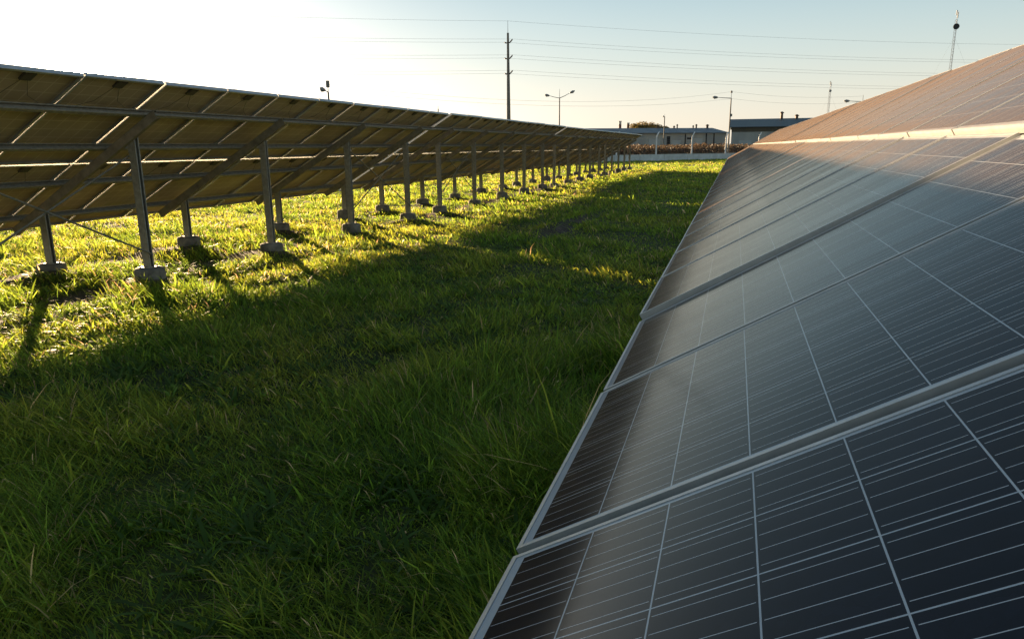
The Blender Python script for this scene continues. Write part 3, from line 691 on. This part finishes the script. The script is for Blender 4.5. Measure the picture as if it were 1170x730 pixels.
# high voltage pole and its neighbours out of the frame
YP = 88.0
pt = at(580.3, 38, YP); PZ = pt.z
pole = empty('power_pole', (pt.x, pt.y, 0)); tag(pole, 'tall dark concrete power pole with three levels of insulators', 'power pole')
mb = MB(); mb.tube([(0, 0, 0), (0, 0, PZ)], [.30, .13], 12); mb.obj('shaft', M_pole, pole)
mb = MB(); mb.tube([(0, 0, PZ), (0, 0, PZ + 1.4)], [.03, .02], 6); mb.obj('lightning_rod', M_lampm, pole)
LV = [at(580, y_, YP).z for y_ in (48.5, 66.5, 84)]
M_ins = mat('brown_insulator', (.05, .04, .035), .4)
INS = []
for z in LV:
    for sx in (-1, 1):
        r0 = .17; e = Vector((sx * (.48 if sx < 0 else .60), 0, z + (.0 if sx < 0 else .32))); a = Vector((sx * r0, 0, z - .12))
        mb = MB(); n_ = 7; pts = [a.lerp(e, i / n_) for i in range(n_ + 1)]; mb.tube(pts, [.05, .09, .06, .10, .06, .10, .05, .03], 8); mb.obj('insulator', M_ins, pole); INS.append(e)
def wire(A, B, sag, label, group, rad=.009, n=28):
    A = Vector(A); B = Vector(B); mb = MB(); mb.tube([A.lerp(B, i / n) - Vector((0, 0, 4 * sag * (i / n) * (1 - i / n))) for i in range(n + 1)], rad, 4)
    o = mb.obj('overhead_wire', M_cable); tag(o, label, 'wire', group)
M_cable = mat('cable', (.22, .22, .22), .5)
def ground_dir(px_, depth):
    d = RW.T @ np.array([(px_ - 585) / F_PX, (165 - 365) / F_PX, 1.0]); return Vector((d[0] * depth, d[1] * depth, 0))
PR = ground_dir(1500, 112); PLf = ground_dir(-620, 60)
base = Vector((pt.x, pt.y, 0))
ends = [('topmost', Vector((0, 0, PZ + 1.35)))]
for i, e in enumerate(INS): ends.append((['first', 'second', 'third', 'fourth', 'fifth', 'sixth'][i], e))
for nm, e in ends:
    lb = 'topmost wire' if nm == 'topmost' else nm + ' wire below the topmost'
    eR = Vector((e.x * .3, abs(e.x) * .8 * (1 if e.x > 0 else -1), e.z)); 
    wire(base + e, PR + eR, 1.6, lb + ' running right from the tall power pole', 'wires right of the tall power pole')
    wire(base + e, PLf + eR, .9, lb + ' running left from the tall power pole', 'wires left of the tall power pole')
a = at(374.2, 97, 46); b = at(836, 105, 88); c = at(986.5, 110, 92); b2 = at(836, 108, 88); a2 = at(374.2, 103, 46); l_ = at(-300, 104, 40)
e_ = at(1400, 130, 100)
for A_, B_, sg, lb in ((a, b, 1.1, 'upper low wire between the short street lamp and the single-arm lamp'), (a2, at(836, 113, 88), .95, 'lower low wire between the short street lamp and the single-arm lamp'),
                   (l_, a, .5, 'upper low wire left of the short street lamp'), (l_ - Vector((0, 0, .4)), a2, .5, 'lower low wire left of the short street lamp'),
                   (b, c, .35, 'upper low wire right of the single-arm street lamp'), (at(836, 113, 88), at(986.5, 117, 92), .35, 'lower low wire right of the single-arm street lamp')):
    wire(A_, B_, sg, lb, 'low wires between the street lamps', rad=.007)

M_mast = mat('mast_paint', (.34, .30, .28), .6, .2, var=.3, scale=1.5)
def lattice_mast(px_, py_, Y, side, label, dish=None, guys=True, lean=0):
    p = at(px_, py_, Y); root = empty('lattice_mast', (p.x, p.y, 0)); tag(root, label, 'mast'); Hm = p.z
    mb = MB(); n = int(Hm / .6); cs = [(side * math.cos(t), side * math.sin(t)) for t in (0.5, 2.6, 4.7)]
    for cx_, cy_ in cs: mb.tube([(cx_, cy_, 0), (cx_, cy_, Hm - 1.5)], .022, 4)
    for i in range(n - 3):
        for k in range(3):
            a_, b_ = cs[k], cs[(k + 1) % 3]; mb.tube([(a_[0], a_[1], i * .6), (b_[0], b_[1], i * .6 + .6)], .012, 3)
    mb.tube([(0, 0, Hm - 2.5), (0, 0, Hm)], [.04, .02], 6); mb.obj('lattice', M_mast, root)
    mb = MB()
    for k in range(2): mb.tube([(0.12 * (1 - 2 * k), 0, Hm - 1.3 + k * .5), (0.12 * (1 - 2 * k), 0, Hm - .3 + k * .3)], .07, 6)
    mb.obj('antenna', M_lampm, root)
    if dish:
        dz, rd, mt = dish; mb = MB(); mb.tube([(0, -.35, Hm - dz), (0, -.28, Hm - dz), (0, -.05, Hm - dz), (0, .05, Hm - dz)], [rd, rd, rd * .7, rd * .2], 16); mb.obj('dish', mt, root)
    if guys:
        for t in (0.2, 2.3, 4.4):
            mb = MB(); mb.tube([(0, 0, Hm * .82), (math.cos(t) * Hm * .42, math.sin(t) * Hm * .42, 0)], .007, 3); mb.obj('guy_wire', M_cable, root)
    return root
lattice_mast(949.5, 93, 190, .22, 'smaller thin lattice mast behind the right row', dish=(2.2, .3, M_lampm))
lattice_mast(1094.5, 12, 150, .20, 'tall lattice mast with a round black drum near its top', dish=(2.7, .50, M_black))
